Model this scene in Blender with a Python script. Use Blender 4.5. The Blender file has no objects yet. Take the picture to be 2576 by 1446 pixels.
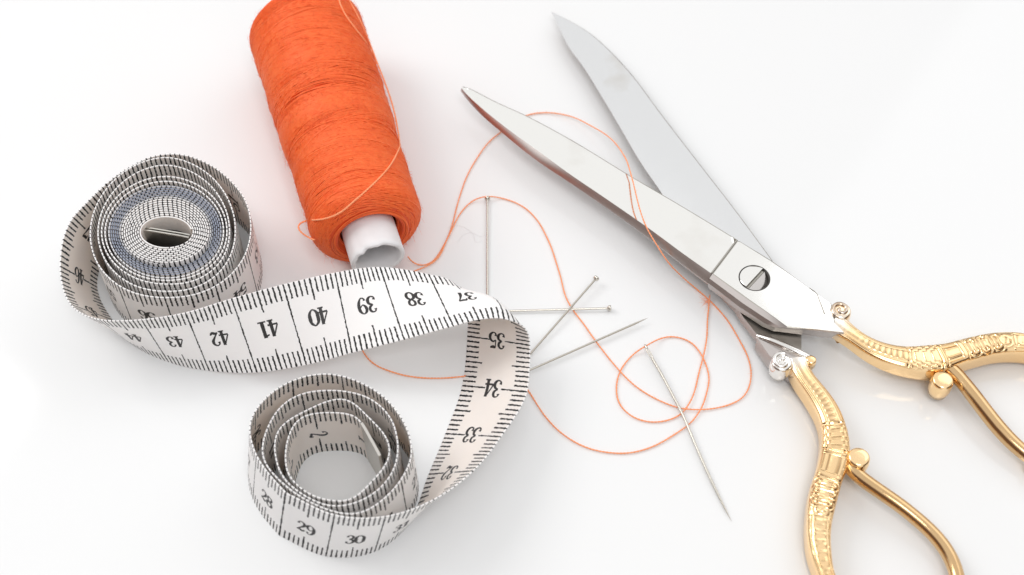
import bpy, bmesh, math, random
import numpy as np
from mathutils import Vector

# ------------------------------------------------------------------ camera, world, lights, exposure
S = 0.01                                   # everything is authored in centimetres
E_ = math.radians(55); D_ = 29.0; F_ = 3600.0   # view elevation, distance, focal length (2576 px wide frame)
CAM = np.array([0, -D_*math.cos(E_), D_*math.sin(E_)])
FW = -CAM/D_; RT = np.array([1., 0, 0]); UP = np.cross(RT, FW)

sc = bpy.context.scene
col = sc.collection
cam_d = bpy.data.cameras.new('camera'); cam_o = bpy.data.objects.new('camera', cam_d); col.objects.link(cam_o)
cam_o.location = Vector(CAM*S)
cam_o.rotation_euler = (math.pi/2 - E_, 0, 0)
cam_d.sensor_width = 36; cam_d.lens = 36*F_/2576
cam_d.clip_start = 0.01; cam_d.clip_end = 20
cam_d.dof.use_dof = True; cam_d.dof.focus_distance = 0.2790; cam_d.dof.aperture_fstop = 20
sc.camera = cam_o

w = bpy.data.worlds.new('World'); sc.world = w; w.use_nodes = True
nt = w.node_tree; nt.nodes.clear()
def wn(t, **k):
    n = nt.nodes.new(t)
    for a, b in k.items(): setattr(n, a, b)
    return n
tc = wn('ShaderNodeTexCoord')
def wdir_patch(d, lo, hi):
    n = wn('ShaderNodeVectorMath', operation='DOT_PRODUCT'); v = Vector(d).normalized()
    nrm = wn('ShaderNodeVectorMath', operation='NORMALIZE'); nt.links.new(tc.outputs['Generated'], nrm.inputs[0])
    nt.links.new(nrm.outputs[0], n.inputs[0]); n.inputs[1].default_value = v
    m = wn('ShaderNodeMapRange', interpolation_type='SMOOTHSTEP'); nt.links.new(n.outputs['Value'], m.inputs[0])
    m.inputs[1].default_value = lo; m.inputs[2].default_value = hi
    return m.outputs[0]
def wmix(f, a, b):
    m = wn('ShaderNodeMix', data_type='RGBA'); nt.links.new(f, m.inputs[0])
    for i, c in ((6, a), (7, b)):
        if isinstance(c, tuple): m.inputs[i].default_value = c
        else: nt.links.new(c, m.inputs[i])
    return m.outputs[2]
W_TOP = (1.0, 1.0, 1.0, 1)
c = wmix(wdir_patch((-0.72, -0.60, 0.26), 0.74, 0.90), W_TOP, (0.20, 0.135, 0.11, 1))     # the dark side of the room
c = wmix(wdir_patch((0.85, -0.40, 0.15), 0.78, 0.92), c, (0.14, 0.10, 0.07, 1))
c = wmix(wdir_patch((0.0, -0.574, 0.819), 0.965, 0.99), c, (0.30, 0.28, 0.27, 1))       # the camera and whoever holds it
c = wmix(wdir_patch((0.25, 0.93, 0.18), 0.93, 0.98), c, (0.45, 0.42, 0.40, 1))
bg = wn('ShaderNodeBackground'); nt.links.new(c, bg.inputs[0]); bg.inputs[1].default_value = 0.88
wo = wn('ShaderNodeOutputWorld'); nt.links.new(bg.outputs[0], wo.inputs[0])

def area(name, loc, size, power, colr=(1, 1, 1)):
    l = bpy.data.lights.new(name, 'AREA'); l.shape = 'SQUARE'; l.size = size; l.energy = power; l.color = colr
    o = bpy.data.objects.new(name, l); col.objects.link(o); o.location = loc
    o.rotation_euler = (Vector((0, 0, 0)) - Vector(loc)).to_track_quat('-Z', 'Y').to_euler()
    return o
area('soft_light', (-0.60, 0.30, 0.60), 0.42, 2.3, (1.0, 0.985, 0.97))
area('soft_light', (0.55, 0.50, 0.65), 0.55, 0.7, (0.97, 0.985, 1.0))
area('soft_light', (0.10, -0.42, 0.85), 0.30, 1.9, (0.985, 0.985, 1.0))  # unseen front fill, added to brighten the tape strip
sc.view_settings.view_transform = 'Standard'; sc.view_settings.look = 'None'
sc.view_settings.gamma = 1; sc.view_settings.use_curve_mapping = False
sc.view_settings.exposure = 0.115
sc.render.engine = 'CYCLES'

# ------------------------------------------------------------------ helpers
R = np.random.RandomState(7)
def P(x, y, z):
    d = FW + RT*(x-1288)/F_ + UP*(723-y)/F_
    return CAM + d*((z-CAM[2])/d[2])
def Z1(X, Y): return 126+X*.3479, 352+Y*.3479
def Z3(X, Y): return 566+X*.3914, 880.5+Y*.3914
def Z5(X, Y): return 755+X*.3045, 629+Y*.3044
def Z7(X, Y): return 1698+X*.3044, 503+Y*.3044

def spline(t, Pt, q):
    """cubic Hermite through points Pt at parameters t (increasing), evaluated at q"""
    t = np.asarray(t, float); Pt = np.asarray(Pt, float); q = np.asarray(q, float)
    if Pt.ndim == 1: return spline(t, Pt[:, None], q)[:, 0]
    dt = np.diff(t); sl = np.diff(Pt, axis=0)/dt[:, None]
    m = np.empty_like(Pt); m[0] = sl[0]; m[-1] = sl[-1]
    m[1:-1] = (sl[:-1]*dt[1:, None] + sl[1:]*dt[:-1, None])/(dt[1:]+dt[:-1])[:, None]
    i = np.clip(np.searchsorted(t, q, side='right')-1, 0, len(t)-2)
    h = dt[i][:, None]; u = ((q-t[i])/dt[i])[:, None]
    return ((2*u**3-3*u**2+1)*Pt[i] + (u**3-2*u**2+u)*h*m[i] + (-2*u**3+3*u**2)*Pt[i+1] + (u**3-u**2)*h*m[i+1])
def arclen(p): return np.concatenate([[0], np.cumsum(np.linalg.norm(np.diff(p, axis=0), axis=1))])
def smooth_path(pts, step, sig=0):
    pts = np.asarray(pts, float); a = arclen(pts); n = max(4, int(a[-1]/step)*2)
    c = spline(a, pts, np.linspace(0, a[-1], n)); a = arclen(c)
    n = max(3, int(a[-1]/step)+1); q = np.linspace(0, a[-1], n)
    c = np.stack([np.interp(q, a, c[:, k]) for k in range(c.shape[1])], 1)
    if sig:
        k = min(int(sig*3), len(c)-2); ker = np.exp(-.5*(np.arange(-k, k+1)/sig)**2); ker /= ker.sum()
        pad = np.vstack([2*c[0]-c[k:0:-1], c, 2*c[-1]-c[-2:-k-2:-1]])
        c = np.stack([np.convolve(pad[:, j], ker, 'valid') for j in range(c.shape[1])], 1)
    return c
def vnoise(x, seed=0):
    """smooth 1-d value noise"""
    rs = np.random.RandomState(seed); tab = rs.rand(4096)*2-1
    x = np.asarray(x, float)+2000; i = np.floor(x).astype(int); f = x-i; f = f*f*(3-2*f)
    return tab[i % 4096]*(1-f)+tab[(i+1) % 4096]*f

class MB:
    def __init__(s): s.v = []; s.f = []; s.mi = []; s.uv = []; s.n = 0; s.has_uv = False
    def add(s, verts, faces, mi=0, uvs=None):
        verts = np.asarray(verts, float); b = s.n
        s.v.append(verts); s.n += len(verts)
        for k, f in enumerate(faces):
            s.f.append(tuple(int(i)+b for i in f)); s.mi.append(mi)
        if uvs is not None: s.has_uv = True
        s.uv.append(np.asarray(uvs, float) if uvs is not None else np.zeros((len(verts), 2)))
    def grid(s, V, mi=0, closed_v=False, closed_u=False, uv=None, flip=False):
        """V: (n,m,3)"""
        n, m = V.shape[:2]; I = np.arange(n*m).reshape(n, m); F = []
        nu = n if closed_u else n-1; nv = m if closed_v else m-1
        for i in range(nu):
            for j in range(nv):
                q = (I[i, j], I[(i+1) % n, j], I[(i+1) % n, (j+1) % m], I[i, (j+1) % m])
                F.append(q[::-1] if flip else q)
        s.add(V.reshape(-1, 3), F, mi, None if uv is None else uv.reshape(-1, 2))
    def tube(s, C, r, k=8, mi=0, caps=True):
        C = np.asarray(C, float); n = len(C); r = np.broadcast_to(np.asarray(r, float), (n,))
        T = np.gradient(C, axis=0); T /= np.linalg.norm(T, axis=1)[:, None]+1e-12
        ref = np.array([0, 0, 1.]) if abs(T[0][2]) < .9 else np.array([1., 0, 0])
        a = ref - T[0]*(ref@T[0]); a /= np.linalg.norm(a)
        V = np.empty((n, k, 3)); th = np.arange(k)*2*math.pi/k
        for i in range(n):
            a = a - T[i]*(a@T[i]); a /= np.linalg.norm(a)+1e-12; b = np.cross(T[i], a)
            V[i] = C[i]+r[i]*(np.cos(th)[:, None]*a+np.sin(th)[:, None]*b)
        s.grid(V, mi, closed_v=True)
        if caps:
            s.add(V[0], [tuple(range(k))], mi); s.add(V[-1], [tuple(range(k))[::-1]], mi)
    def build(s, name, mats, parent=None, smooth=True, origin=None, recalc=False, sharp=None):
        V = np.vstack(s.v)
        me = bpy.data.meshes.new(name)
        org = np.zeros(3) if origin is None else np.asarray(origin, float)
        me.from_pydata(((V-org)*S).tolist(), [], s.f)
        if not isinstance(mats, (list, tuple)): mats = [mats]
        for m in mats: me.materials.append(m)
        me.polygons.foreach_set('material_index', s.mi)
        me.polygons.foreach_set('use_smooth', [smooth]*len(s.f))
        if s.has_uv:
            ul = me.uv_layers.new(name='UVMap'); U = np.vstack(s.uv)
            vi = np.empty(len(me.loops), dtype=np.int32); me.loops.foreach_get('vertex_index', vi)
            ul.data.foreach_set('uv', U[vi].ravel())
        if recalc:
            bm = bmesh.new(); bm.from_mesh(me); bmesh.ops.remove_doubles(bm, verts=bm.verts, dist=1e-7)
            bmesh.ops.recalc_face_normals(bm, faces=bm.faces)
            if sharp:
                for e in bm.edges:
                    if len(e.link_faces) == 2 and e.calc_face_angle(0) > sharp: e.smooth = False
            bm.to_mesh(me); bm.free()
        me.update()
        o = bpy.data.objects.new(name, me); col.objects.link(o)
        if parent is not None:
            o.parent = parent
            o.location = Vector(org*S) - parent.location
        else: o.location = Vector(org*S)
        return o
def empty(name, loc, label, cat, group=None):
    o = bpy.data.objects.new(name, None); col.objects.link(o); o.location = Vector(np.asarray(loc)*S)
    o.empty_display_size = .01
    return tag(o, label, cat, group)
def tag(o, label, cat, group=None):
    o['label'] = label; o['category'] = cat
    if group: o['group'] = group
    return o

# ------------------------------------------------------------------ materials
class NT:
    def __init__(s, name):
        s.m = bpy.data.materials.new(name); s.m.use_nodes = True; s.t = s.m.node_tree; s.b = s.t.nodes['Principled BSDF']
        s.out = s.t.nodes['Material Output']
    def n(s, t, **k):
        n = s.t.nodes.new(t)
        for a, b in k.items(): setattr(n, a, b)
        return n
    def link(s, a, b): s.t.links.new(a, b)
    def val(s, sock, v):
        if hasattr(v, 'is_output') or isinstance(v, bpy.types.NodeSocket): s.link(v, sock)
        else: sock.default_value = v
    def math(s, op, a, b=None, c=None, clamp=False):
        n = s.n('ShaderNodeMath', operation=op, use_clamp=clamp); s.val(n.inputs[0], a)
        if b is not None: s.val(n.inputs[1], b)
        if c is not None: s.val(n.inputs[2], c)
        return n.outputs[0]
    def mix(s, f, a, b):
        n = s.n('ShaderNodeMix', data_type='RGBA'); s.val(n.inputs[0], f); s.val(n.inputs[6], a); s.val(n.inputs[7], b)
        return n.outputs[2]
    def noise(s, scale, detail=3, vec=None, rough=.5):
        n = s.n('ShaderNodeTexNoise'); n.inputs['Scale'].default_value = scale; n.inputs['Detail'].default_value = detail
        n.inputs['Roughness'].default_value = rough
        if vec is not None: s.link(vec, n.inputs['Vector'])
        return n.outputs['Fac']
    def obj(s): return s.n('ShaderNodeTexCoord').outputs['Object']
    def ramp(s, f, stops):
        n = s.n('ShaderNodeValToRGB'); s.link(f, n.inputs[0]); e = n.color_ramp.elements
        while len(e) < len(stops): e.new(.5)
        for i, (p, c) in enumerate(stops):
            e[i].position = p; e[i].color = c if len(c) == 4 else (*c, 1)
        return n.outputs[0]
    def bump(s, h, strength, dist):
        n = s.n('ShaderNodeBump'); n.inputs['Strength'].default_value = strength; n.inputs['Distance'].default_value = dist
        s.link(h, n.inputs['Height']); s.link(n.outputs[0], s.b.inputs['Normal'])
    def set(s, **k):
        for a, b in k.items(): s.val(s.b.inputs[a.replace('_', ' ')], b)
        return s.m

def m_table():
    t = NT('white_gloss'); o = t.obj()
    f = t.noise(6, 3, o)
    c = t.mix(f, (.775, .785, .79, 1), (.81, .815, .815, 1))
    r = t.math('MULTIPLY_ADD', t.noise(30, 4, o), .05, .06)
    return t.set(Base_Color=c, Roughness=r, IOR=1.42)
def metal(name, base, rough, scr=0.03, dirt=None, bmp=.04):
    t = NT(name); o = t.obj()
    f = t.noise(260, 5, o, .6); g = t.noise(90, 3, o)
    r = t.math('MULTIPLY_ADD', f, scr, rough)
    c = base
    if dirt: c = t.mix(t.math('MULTIPLY', t.math('SUBTRACT', g, .56, clamp=True), 5, clamp=True), base, dirt)
    if bmp: t.bump(t.noise(1500, 2, o), bmp, .0001)
    return t.set(Base_Color=c, Metallic=1.0, Roughness=r)
def m_tape(face, blank, core_tint=None):
    """printed scale: u = centimetres along the tape, v = 0..1 across it"""
    t = NT('tape_print_' + face)
    uv = t.n('ShaderNodeUVMap').outputs[0]; sp = t.n('ShaderNodeSeparateXYZ'); t.link(uv, sp.inputs[0])
    u, v = sp.outputs[0], sp.outputs[1]
    nz = t.n('ShaderNodeTexNoise', noise_dimensions='2D'); nz.inputs['Scale'].default_value = 26; nz.inputs['Detail'].default_value = 2
    t.link(uv, nz.inputs['Vector'])
    wob = t.math('MULTIPLY', t.math('SUBTRACT', nz.outputs['Fac'], .5), .030)
    uu = t.math('ADD', u, wob)
    e = t.math('MINIMUM', v, t.math('SUBTRACT', 1.0, v))
    def lines(per_cm, half):      # half: half line width in cm
        fr = t.math('FRACT', t.math('ADD', t.math('MULTIPLY', uu, per_cm), .5))
        d = t.math('DIVIDE', t.math('ABSOLUTE', t.math('SUBTRACT', fr, .5)), per_cm)
        return t.math('LESS_THAN', d, half)
    def within(x, lim): return t.math('LESS_THAN', x, lim)
    L1 = .185 if face == 'front' else .20
    ew = t.math('ADD', e, t.math('MULTIPLY', wob, .6))
    a = t.math('MULTIPLY', lines(10, .0168), within(ew, L1))
    b = t.math('MULTIPLY', lines(2, .0155), within(ew, .265))
    if face == 'edge': a = lines(10, .010); b = a
    if face != 'back': c = lines(1, .0135)
    else:
        gap = t.math('GREATER_THAN', t.math('ABSOLUTE', t.math('SUBTRACT', v, .49)), .125)
        c = t.math('MULTIPLY', lines(1, .0145), gap)
    k = t.math('MAXIMUM', t.math('MAXIMUM', a, b), c)
    worn = t.math('MULTIPLY', t.noise(2600, 2, t.obj()), .12)
    k = t.math('MULTIPLY', k, t.math('SUBTRACT', 1.08, worn), clamp=True)
    base = t.mix(t.noise(160, 3, t.obj()), *((( .93, .90, .875, 1), (.96, .935, .91, 1)) if face == 'back' else ((.945, .94, .94, 1), (.97, .965, .965, 1))))
    k = t.math('MULTIPLY', k, t.math('LESS_THAN', u, blank))      # the innermost turn is unprinted
    if core_tint:      # rows near the core are tinted blue-grey along their edges, the innermost turn is plain cream
        st = t.math('MULTIPLY', t.math('GREATER_THAN', u, core_tint[0]), t.math('LESS_THAN', u, core_tint[1]))
        soft = t.math('MULTIPLY', t.math('MULTIPLY', t.math('SUBTRACT', u, core_tint[0]), .10, clamp=True), t.math('MULTIPLY', t.math('SUBTRACT', core_tint[1], u), .08, clamp=True))
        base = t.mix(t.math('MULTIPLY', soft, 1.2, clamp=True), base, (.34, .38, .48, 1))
    t.set(Base_Color=t.mix(k, base, (.008, .007, .007, 1)), Roughness=.6)
    wv = t.n('ShaderNodeTexWave', wave_type='BANDS', bands_direction='Y'); wv.inputs['Scale'].default_value = 11
    t.link(uv, wv.inputs['Vector'])
    t.bump(wv.outputs['Fac'], .05, .0001)
    # thin vinyl lets a little light through
    tr = t.n('ShaderNodeBsdfTranslucent'); t.link(t.mix(k, (.98, .74, .48, 1), (.03, .03, .03, 1)), tr.inputs[0])
    mx = t.n('ShaderNodeMixShader'); mx.inputs[0].default_value = .24 if face == 'back' else .10
    t.link(t.b.outputs[0], mx.inputs[1]); t.link(tr.outputs[0], mx.inputs[2]); t.link(mx.outputs[0], t.out.inputs[0])
    return t.m
def m_plain(name, c, rough=.5, **k):
    t = NT(name); o = t.obj(); f = t.noise(300, 4, o)
    c2 = tuple(x*.86 for x in c[:3])+(1,)
    return t.set(Base_Color=t.mix(f, c2, c), Roughness=rough, **k)
def m_thread(name, a, b, scale=900):
    t = NT(name); o = t.obj(); f = t.noise(scale, 4, o); g = t.noise(75, 4, o)
    c = t.mix(t.math('MULTIPLY_ADD', g, .25, t.math('MULTIPLY', f, .75)), a, b)
    t.bump(f, .35, .0002)
    m = t.set(Base_Color=c, Roughness=.55)
    t.b.inputs['Sheen Weight'].default_value = .12; t.b.inputs['Sheen Tint'].default_value = (1, .55, .35, 1); t.b.inputs['Sheen Roughness'].default_value = .4
    return m
def m_handle():
    """gold plating that runs out to bare nickel beside the blade: u (cm along the handle) drives the plating"""
    t = NT('gold_plate'); uv = t.n('ShaderNodeUVMap').outputs[0]; sp = t.n('ShaderNodeSeparateXYZ'); t.link(uv, sp.inputs[0])
    o = t.obj()
    ed = t.math('ADD', sp.outputs[0], t.math('MULTIPLY', t.math('SUBTRACT', t.noise(160, 3, o), .5), .5))
    mr = t.n('ShaderNodeMapRange', interpolation_type='SMOOTHSTEP'); t.link(ed, mr.inputs[0]); mr.inputs[1].default_value = -.15; mr.inputs[2].default_value = .35
    gold = t.mix(t.noise(120, 3, o), (1.0, .68, .35, 1), (1.0, .75, .44, 1))
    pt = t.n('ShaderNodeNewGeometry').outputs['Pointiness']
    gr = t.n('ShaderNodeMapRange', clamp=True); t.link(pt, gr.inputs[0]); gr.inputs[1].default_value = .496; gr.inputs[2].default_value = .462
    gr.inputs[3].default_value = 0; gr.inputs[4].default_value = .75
    gold = t.mix(gr.outputs[0], gold, (.30, .15, .05, 1))       # darker brown in the recesses of the relief
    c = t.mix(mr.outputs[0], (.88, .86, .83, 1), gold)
    r = t.math('MULTIPLY_ADD', t.noise(400, 4, o), .10, .09)
    t.bump(t.noise(700, 3, o), .10, .0002)
    return t.set(Base_Color=c, Metallic=1.0, Roughness=r)

M_table = m_table()
M_ink = m_plain('print_ink', (.022, .02, .02, 1), .5)
M_steel = metal('polished_nickel', (.93, .92, .89, 1), .05, .05, (.86, .84, .80, 1), bmp=.012)
M_bevel = metal('nickel_bevel', (.54, .50, .48, 1), .32, .08)
M_collar = metal('worn_nickel', (.80, .78, .75, 1), .13, .12)
M_steel2 = metal('ground_steel', (.80, .805, .81, 1), .16, .10, (.70, .68, .65, 1))
M_tang = metal('brushed_steel', (.42, .40, .36, 1), .28, .15, (.25, .23, .19, 1))
M_pin = metal('pin_steel', (.62, .59, .53, 1), .22, .04, bmp=0)
M_clip = metal('clip_metal', (.58, .56, .52, 1), .34, .10)
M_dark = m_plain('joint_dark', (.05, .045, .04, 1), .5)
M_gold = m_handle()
M_orange = m_thread('orange_thread', (.84, .085, .008, 1), (1.0, .21, .042, 1))
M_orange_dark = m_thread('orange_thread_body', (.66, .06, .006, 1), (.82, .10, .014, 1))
M_loose = m_thread('loose_orange_thread', (1.0, .29, .10, 1), (1.0, .46, .24, 1), 2500)
M_card = m_plain('white_card_tube', (.86, .85, .86, 1), .55)

# ------------------------------------------------------------------ table
b = MB(); n = 40
xs = np.linspace(-60, 60, n); b.grid(np.stack(np.meshgrid(xs, xs, indexing='ij')+[np.zeros((n, n))], -1))
tb = b.build('table_surface', M_table, smooth=True); tb['kind'] = 'structure'

# ------------------------------------------------------------------ tape measure
WT = 1.5; TH = 0.027
# outer, free part of the tape: L = edge v 0, R = edge v 1, both as (s, pixel x, pixel y, height)
Lc = [(28, *Z3(352, 1190), 0.01), (29, *Z3(650, 1320), 0.01), (30, *Z3(960, 1292), 0.01), (31, *Z3(1190, 1100), 0.01),
      (32, *Z3(1312, 800), 0.01), (33, *Z3(1420, 540), 0.01), (34, *Z3(1528, 230), 0.01), (34.6, 1174, 897, .01), (35, 1177, 846, 0.03),
      (35.45, 1178, 800, .12), (35.9, 1172, 762, .45), (36.3, 1150, 724, .85), (36.6, 1128, 704, 1.0), (37, 1078, 691, 1.12),
      (38, 956, 673, 1.28), (39, 843, 687, 1.42), (40, 712, 717, 1.5), (41, 583, 752, 1.5), (42, 467, 787, 1.5),
      (43, 357, 804, 1.5), (44, 252, 804, 1.48), (44.5, 212, 792, 1.45), (45, 180, 768, 1.40), (46, 152, 671, 1.40), (46.5, 159, 603, 1.45)]
Rc = [(28, *Z3(393, 920), 1.47), (29, *Z3(705, 1060), 1.47), (30, *Z3(1030, 1070), 1.47), (31, *Z3(1340, 962), 1.39),
      (32, *Z3(1590, 780), 1.15), (33, *Z3(1770, 560), .98), (34, *Z3(1938, 270), .80), (34.5, 1331, 925, .78), (35, 1332, 868, .85),
      (35.4, 1325, 833, 1.05), (35.7, 1304, 813, 1.28), (36, 1267, 801, 1.42), (36.5, 1204, 803, 1.40), (37, 1140.6, 819.5, 1.28),
      (38, 1017, 853, 1.0), (39, 886, 886, .72), (40, 771, 916, .48), (41, 647, 935, .25), (42, 527, 931, .08),
      (43, 425, 909, .01), (44, 335, 866, .01), (44.5, 305, 838, .01), (45, 281, 805, .01), (46, 243, 723, .01), (47, 262, 622, .01)]
# ring two, rim pixels running inwards from s = 28
ring = [(393, 920), (380, 905), (310, 830), (250, 755), (200, 675), (170, 590), (157, 510), (170, 440), (210, 368), (270, 300), (350, 240), (450, 190), (550, 162),
        (650, 153), (750, 166), (850, 200), (950, 250), (1040, 320), (1110, 400), (1162, 490), (1193, 580), (1200, 660), (1182, 740), (1140, 820),
        (1080, 900), (1005, 970), (930, 1022), (845, 1052), (760, 1052), (680, 1032), (600, 1002), (520, 962), (440, 912), (370, 855), (305, 790), (260, 730),
        (240, 665), (248, 575), (285, 475), (340, 385), (420, 315), (520, 274), (650, 259), (760, 263), (860, 283), (950, 322), (1020, 380),
        (1072, 450), (1102, 540), (1112, 640), (1097, 735), (1050, 828), (985, 898), (910, 950), (820, 988), (720, 1004), (640, 994), (560, 962), (480, 915), (405, 855),
        (355, 785), (326, 690), (320, 585), (345, 510), (410, 450), (500, 400), (600, 352), (680, 322), (750, 312), (815, 332), (870, 380), (925, 435), (980, 490),
        (1030, 550), (1058, 620), (1052, 695), (1015, 765), (955, 832), (900, 892), (850, 938), (790, 968), (720, 972), (640, 960), (560, 934), (490, 890), (435, 840),
        (400, 780), (388, 700), (395, 610), (420, 525), (455, 462), (515, 420), (600, 405), (700, 402), (790, 410), (850, 432), (885, 480), (930, 560), (975, 640), (1000, 690)]
rp = np.array([P(*Z3(*p), 1.47) for p in ring]); rp = smooth_path(rp, .05, 1.5)
al = arclen(rp); s_in = 28-28*al/al[-1]*.995; print('units per cm in the loose coil', al[-1]/28)
# coil one
turnX = [610, 550, 500, 495, 458, 470, 440, 445, 415]      # R L R L ... starting on the right of turn 0
turnY = [565, 475, 540, 430, 485, 378, 402, 352, 367, 335] # T B T B ...
NC = 15
qx = [2+2*i for i in range(len(turnX))]; qy = [1+2*i for i in range(len(turnY))]
vx, vy = list(turnX), list(turnY)
q_end0 = qx[-1]
for j in range(NC*2):
    f = (j+1)/(NC*2)
    qx.append(qx[-1]+2); vx.append((425 if j % 2 == 0 else 412)*(1-f)+188*f)
    qy.append(qy[-1]+2); vy.append((340 if j % 2 == 0 else 325)*(1-f)+104*f)
q = np.arange(2.0, min(qx[-1], qy[-1]), .02)
X = np.interp(q, qx, vx); Y = np.interp(q, qy, vy)
th = math.pi + q*math.pi/2      # q=0 left, 1 top, 2 right, 3 bottom (image y down)
sq = np.clip((q-40)/30, 0, 1)
cx, cy = 840, 664
px = cx + X*np.cos(th); py = cy + Y*np.sin(th)
# telescoped rows inside the core
zt = np.interp(q, [0, q_end0-2, q_end0+2, q_end0+20, q_end0+23, q_end0+27, 90], [1.5, 1.5, 1.47, 1.33, 1.36, 1.50, 1.50])
t0 = [(165, 560), (215, 505), (300, 418), (400, 322), (500, 243), (600, 182), (700, 133), (800, 107), (900, 101), (1000, 115), (1100, 152), (1200, 205), (1300, 290), (1380, 382), (1430, 480), (1448, 560)]
core = [P(*Z1(a, b), 1.5) for a, b in t0]
t1 = np.array([P(*Z1(a, b), z) for a, b, z in zip(px, py, zt)])[6:]
cp = np.vstack([core, t1[::3]])
cp = smooth_path(cp, .03, 3)
ac = arclen(cp); s_out = 47+ac*1.02
# resample all of it on one s axis
s0, s1 = s_in[-1], s_out[-1]
sA = np.arange(s0, 28, .04); sB = np.arange(28, 47.6, .02); sC = np.arange(47.6, s1, .035)
def ev(c, s): c = np.array([[a, *P(x, y, z)] for a, x, y, z in c]); return spline(c[:, 0], c[:, 1:], s)
RA = np.stack([np.interp(sA, s_in[::-1], rp[::-1, k]) for k in range(3)], 1)
cenA = P(*Z3(680, 650), 1.47)
d28 = P(*Z3(352, 1190), 0.01)-P(*Z3(393, 920), 1.47)
wA = np.clip((28-sA)/5, 0, 1)[:, None]; wA = wA*wA*(3-2*wA)
outd = RA-cenA; outd[:, 2] = 0; outd /= np.linalg.norm(outd, axis=1)[:, None]+1e-9
LA = RA + d28*(1-wA) + (np.array([0, 0, -1.46])+outd*.04)*wA
RB = ev(Rc, sB)
_l = np.array([[a, *P(x, y, z)] for a, x, y, z in Lc]+[[a, *[np.interp(a, s_out, cp[:, k]) for k in range(3)]] for a in (47.05, 47.3, 47.6, 48.0)])
LB = spline(_l[:, 0], _l[:, 1:], sB)
LC = np.stack([np.interp(sC, s_out, cp[:, k]) for k in range(3)], 1)
d47 = P(262, 622, .01)-P(183, 547, 1.45)
wC = np.clip((sC-47.0)/3.2, 0, 1)[:, None]; wC = wC*wC*(3-2*wC)
RC = LC + d47*(1-wC) + np.array([0, 0, -1.49])*wC
RC[:, 2] = np.maximum(RC[:, 2], .01)
# merge with a short cross-fade around 47..47.6
m = sB > 47.0
LB2 = np.stack([np.interp(sB[m], s_out, cp[:, k]) for k in range(3)], 1)
f = ((sB[m]-47)/.6)[:, None]
LB[m] = LB[m]*(1-f)+LB2*f
wf = np.clip((sB[m]-47.0)/3.2, 0, 1)[:, None]; wf = wf*wf*(3-2*wf)
RB2 = LB2 + d47*(1-wf)+np.array([0, 0, -1.49])*wf
RB[m] = RB[m]*(1-f)+RB2*f
S_ = np.concatenate([sA, sB, sC]); L_ = np.vstack([LA, LB, LC]); R_ = np.vstack([RA, RB, RC])
# light smoothing of the whole ribbon
def gsm(A, sig):
    k = int(sig*3); ker = np.exp(-.5*(np.arange(-k, k+1)/sig)**2); ker /= ker.sum()
    pad = np.vstack([np.repeat(A[:1], k, 0), A, np.repeat(A[-1:], k, 0)])
    return np.stack([np.convolve(pad[:, j], ker, 'valid') for j in range(3)], 1)
L_, R_ = gsm(L_, 2), gsm(R_, 2)
bulge = np.exp(-((S_-35.95)/.45)**2)[:, None]*np.array([.16, .12, .22])
print('tape widths', [(round(a), round(float(np.linalg.norm(np.array([np.interp(a, S_, (L_-R_)[:, k]) for k in range(3)]))), 2)) for a in range(28, 50)])
print('tape s range', s0, s1, 'ground min', L_[:, 2].min(), R_[:, 2].min())

NV = 9; vv = np.linspace(0, 1, NV)
def ribbon_mid(iS, v):
    """centre surface point at index array/float parameter"""
    return None
Cn = L_[:, None, :]*(1-vv)[None, :, None] + R_[:, None, :]*vv[None, :, None] + bulge[:, None, :]*(4*vv*(1-vv))[None, :, None]
# normals (towards face A, the outside of the rings)
du = np.gradient(Cn, axis=0); dv = np.gradient(Cn, axis=1)
Nn = np.cross(du, dv); Nn /= np.linalg.norm(Nn, axis=2)[:, :, None]+1e-12
i29 = np.searchsorted(S_, 29.5)
if Nn[i29, 4] @ (Cn[i29, 4]-cenA) < 0: Nn = -Nn; NF = True
else: NF = False
tape = empty('tape_measure', (-4, -2, 0), 'white cloth tape measure with black centimetre scale, one coil tight and one loose', 'tape measure')
bt = MB()
Vf = Cn+Nn*TH/2; Vb = Cn-Nn*TH/2
UV = np.stack(np.broadcast_arrays(S_[:, None], vv[None, :]), -1)
bt.grid(Vf, 0, uv=UV, flip=NF); bt.grid(Vb, 1, uv=UV, flip=not NF)
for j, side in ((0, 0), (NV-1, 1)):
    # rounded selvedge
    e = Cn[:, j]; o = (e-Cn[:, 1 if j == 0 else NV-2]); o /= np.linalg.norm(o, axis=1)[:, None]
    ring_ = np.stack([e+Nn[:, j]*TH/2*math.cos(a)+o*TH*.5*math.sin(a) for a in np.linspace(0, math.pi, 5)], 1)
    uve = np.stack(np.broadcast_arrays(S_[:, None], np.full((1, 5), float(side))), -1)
    bt.grid(ring_, 3, uv=uve, flip=(j == 0) ^ NF)
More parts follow.
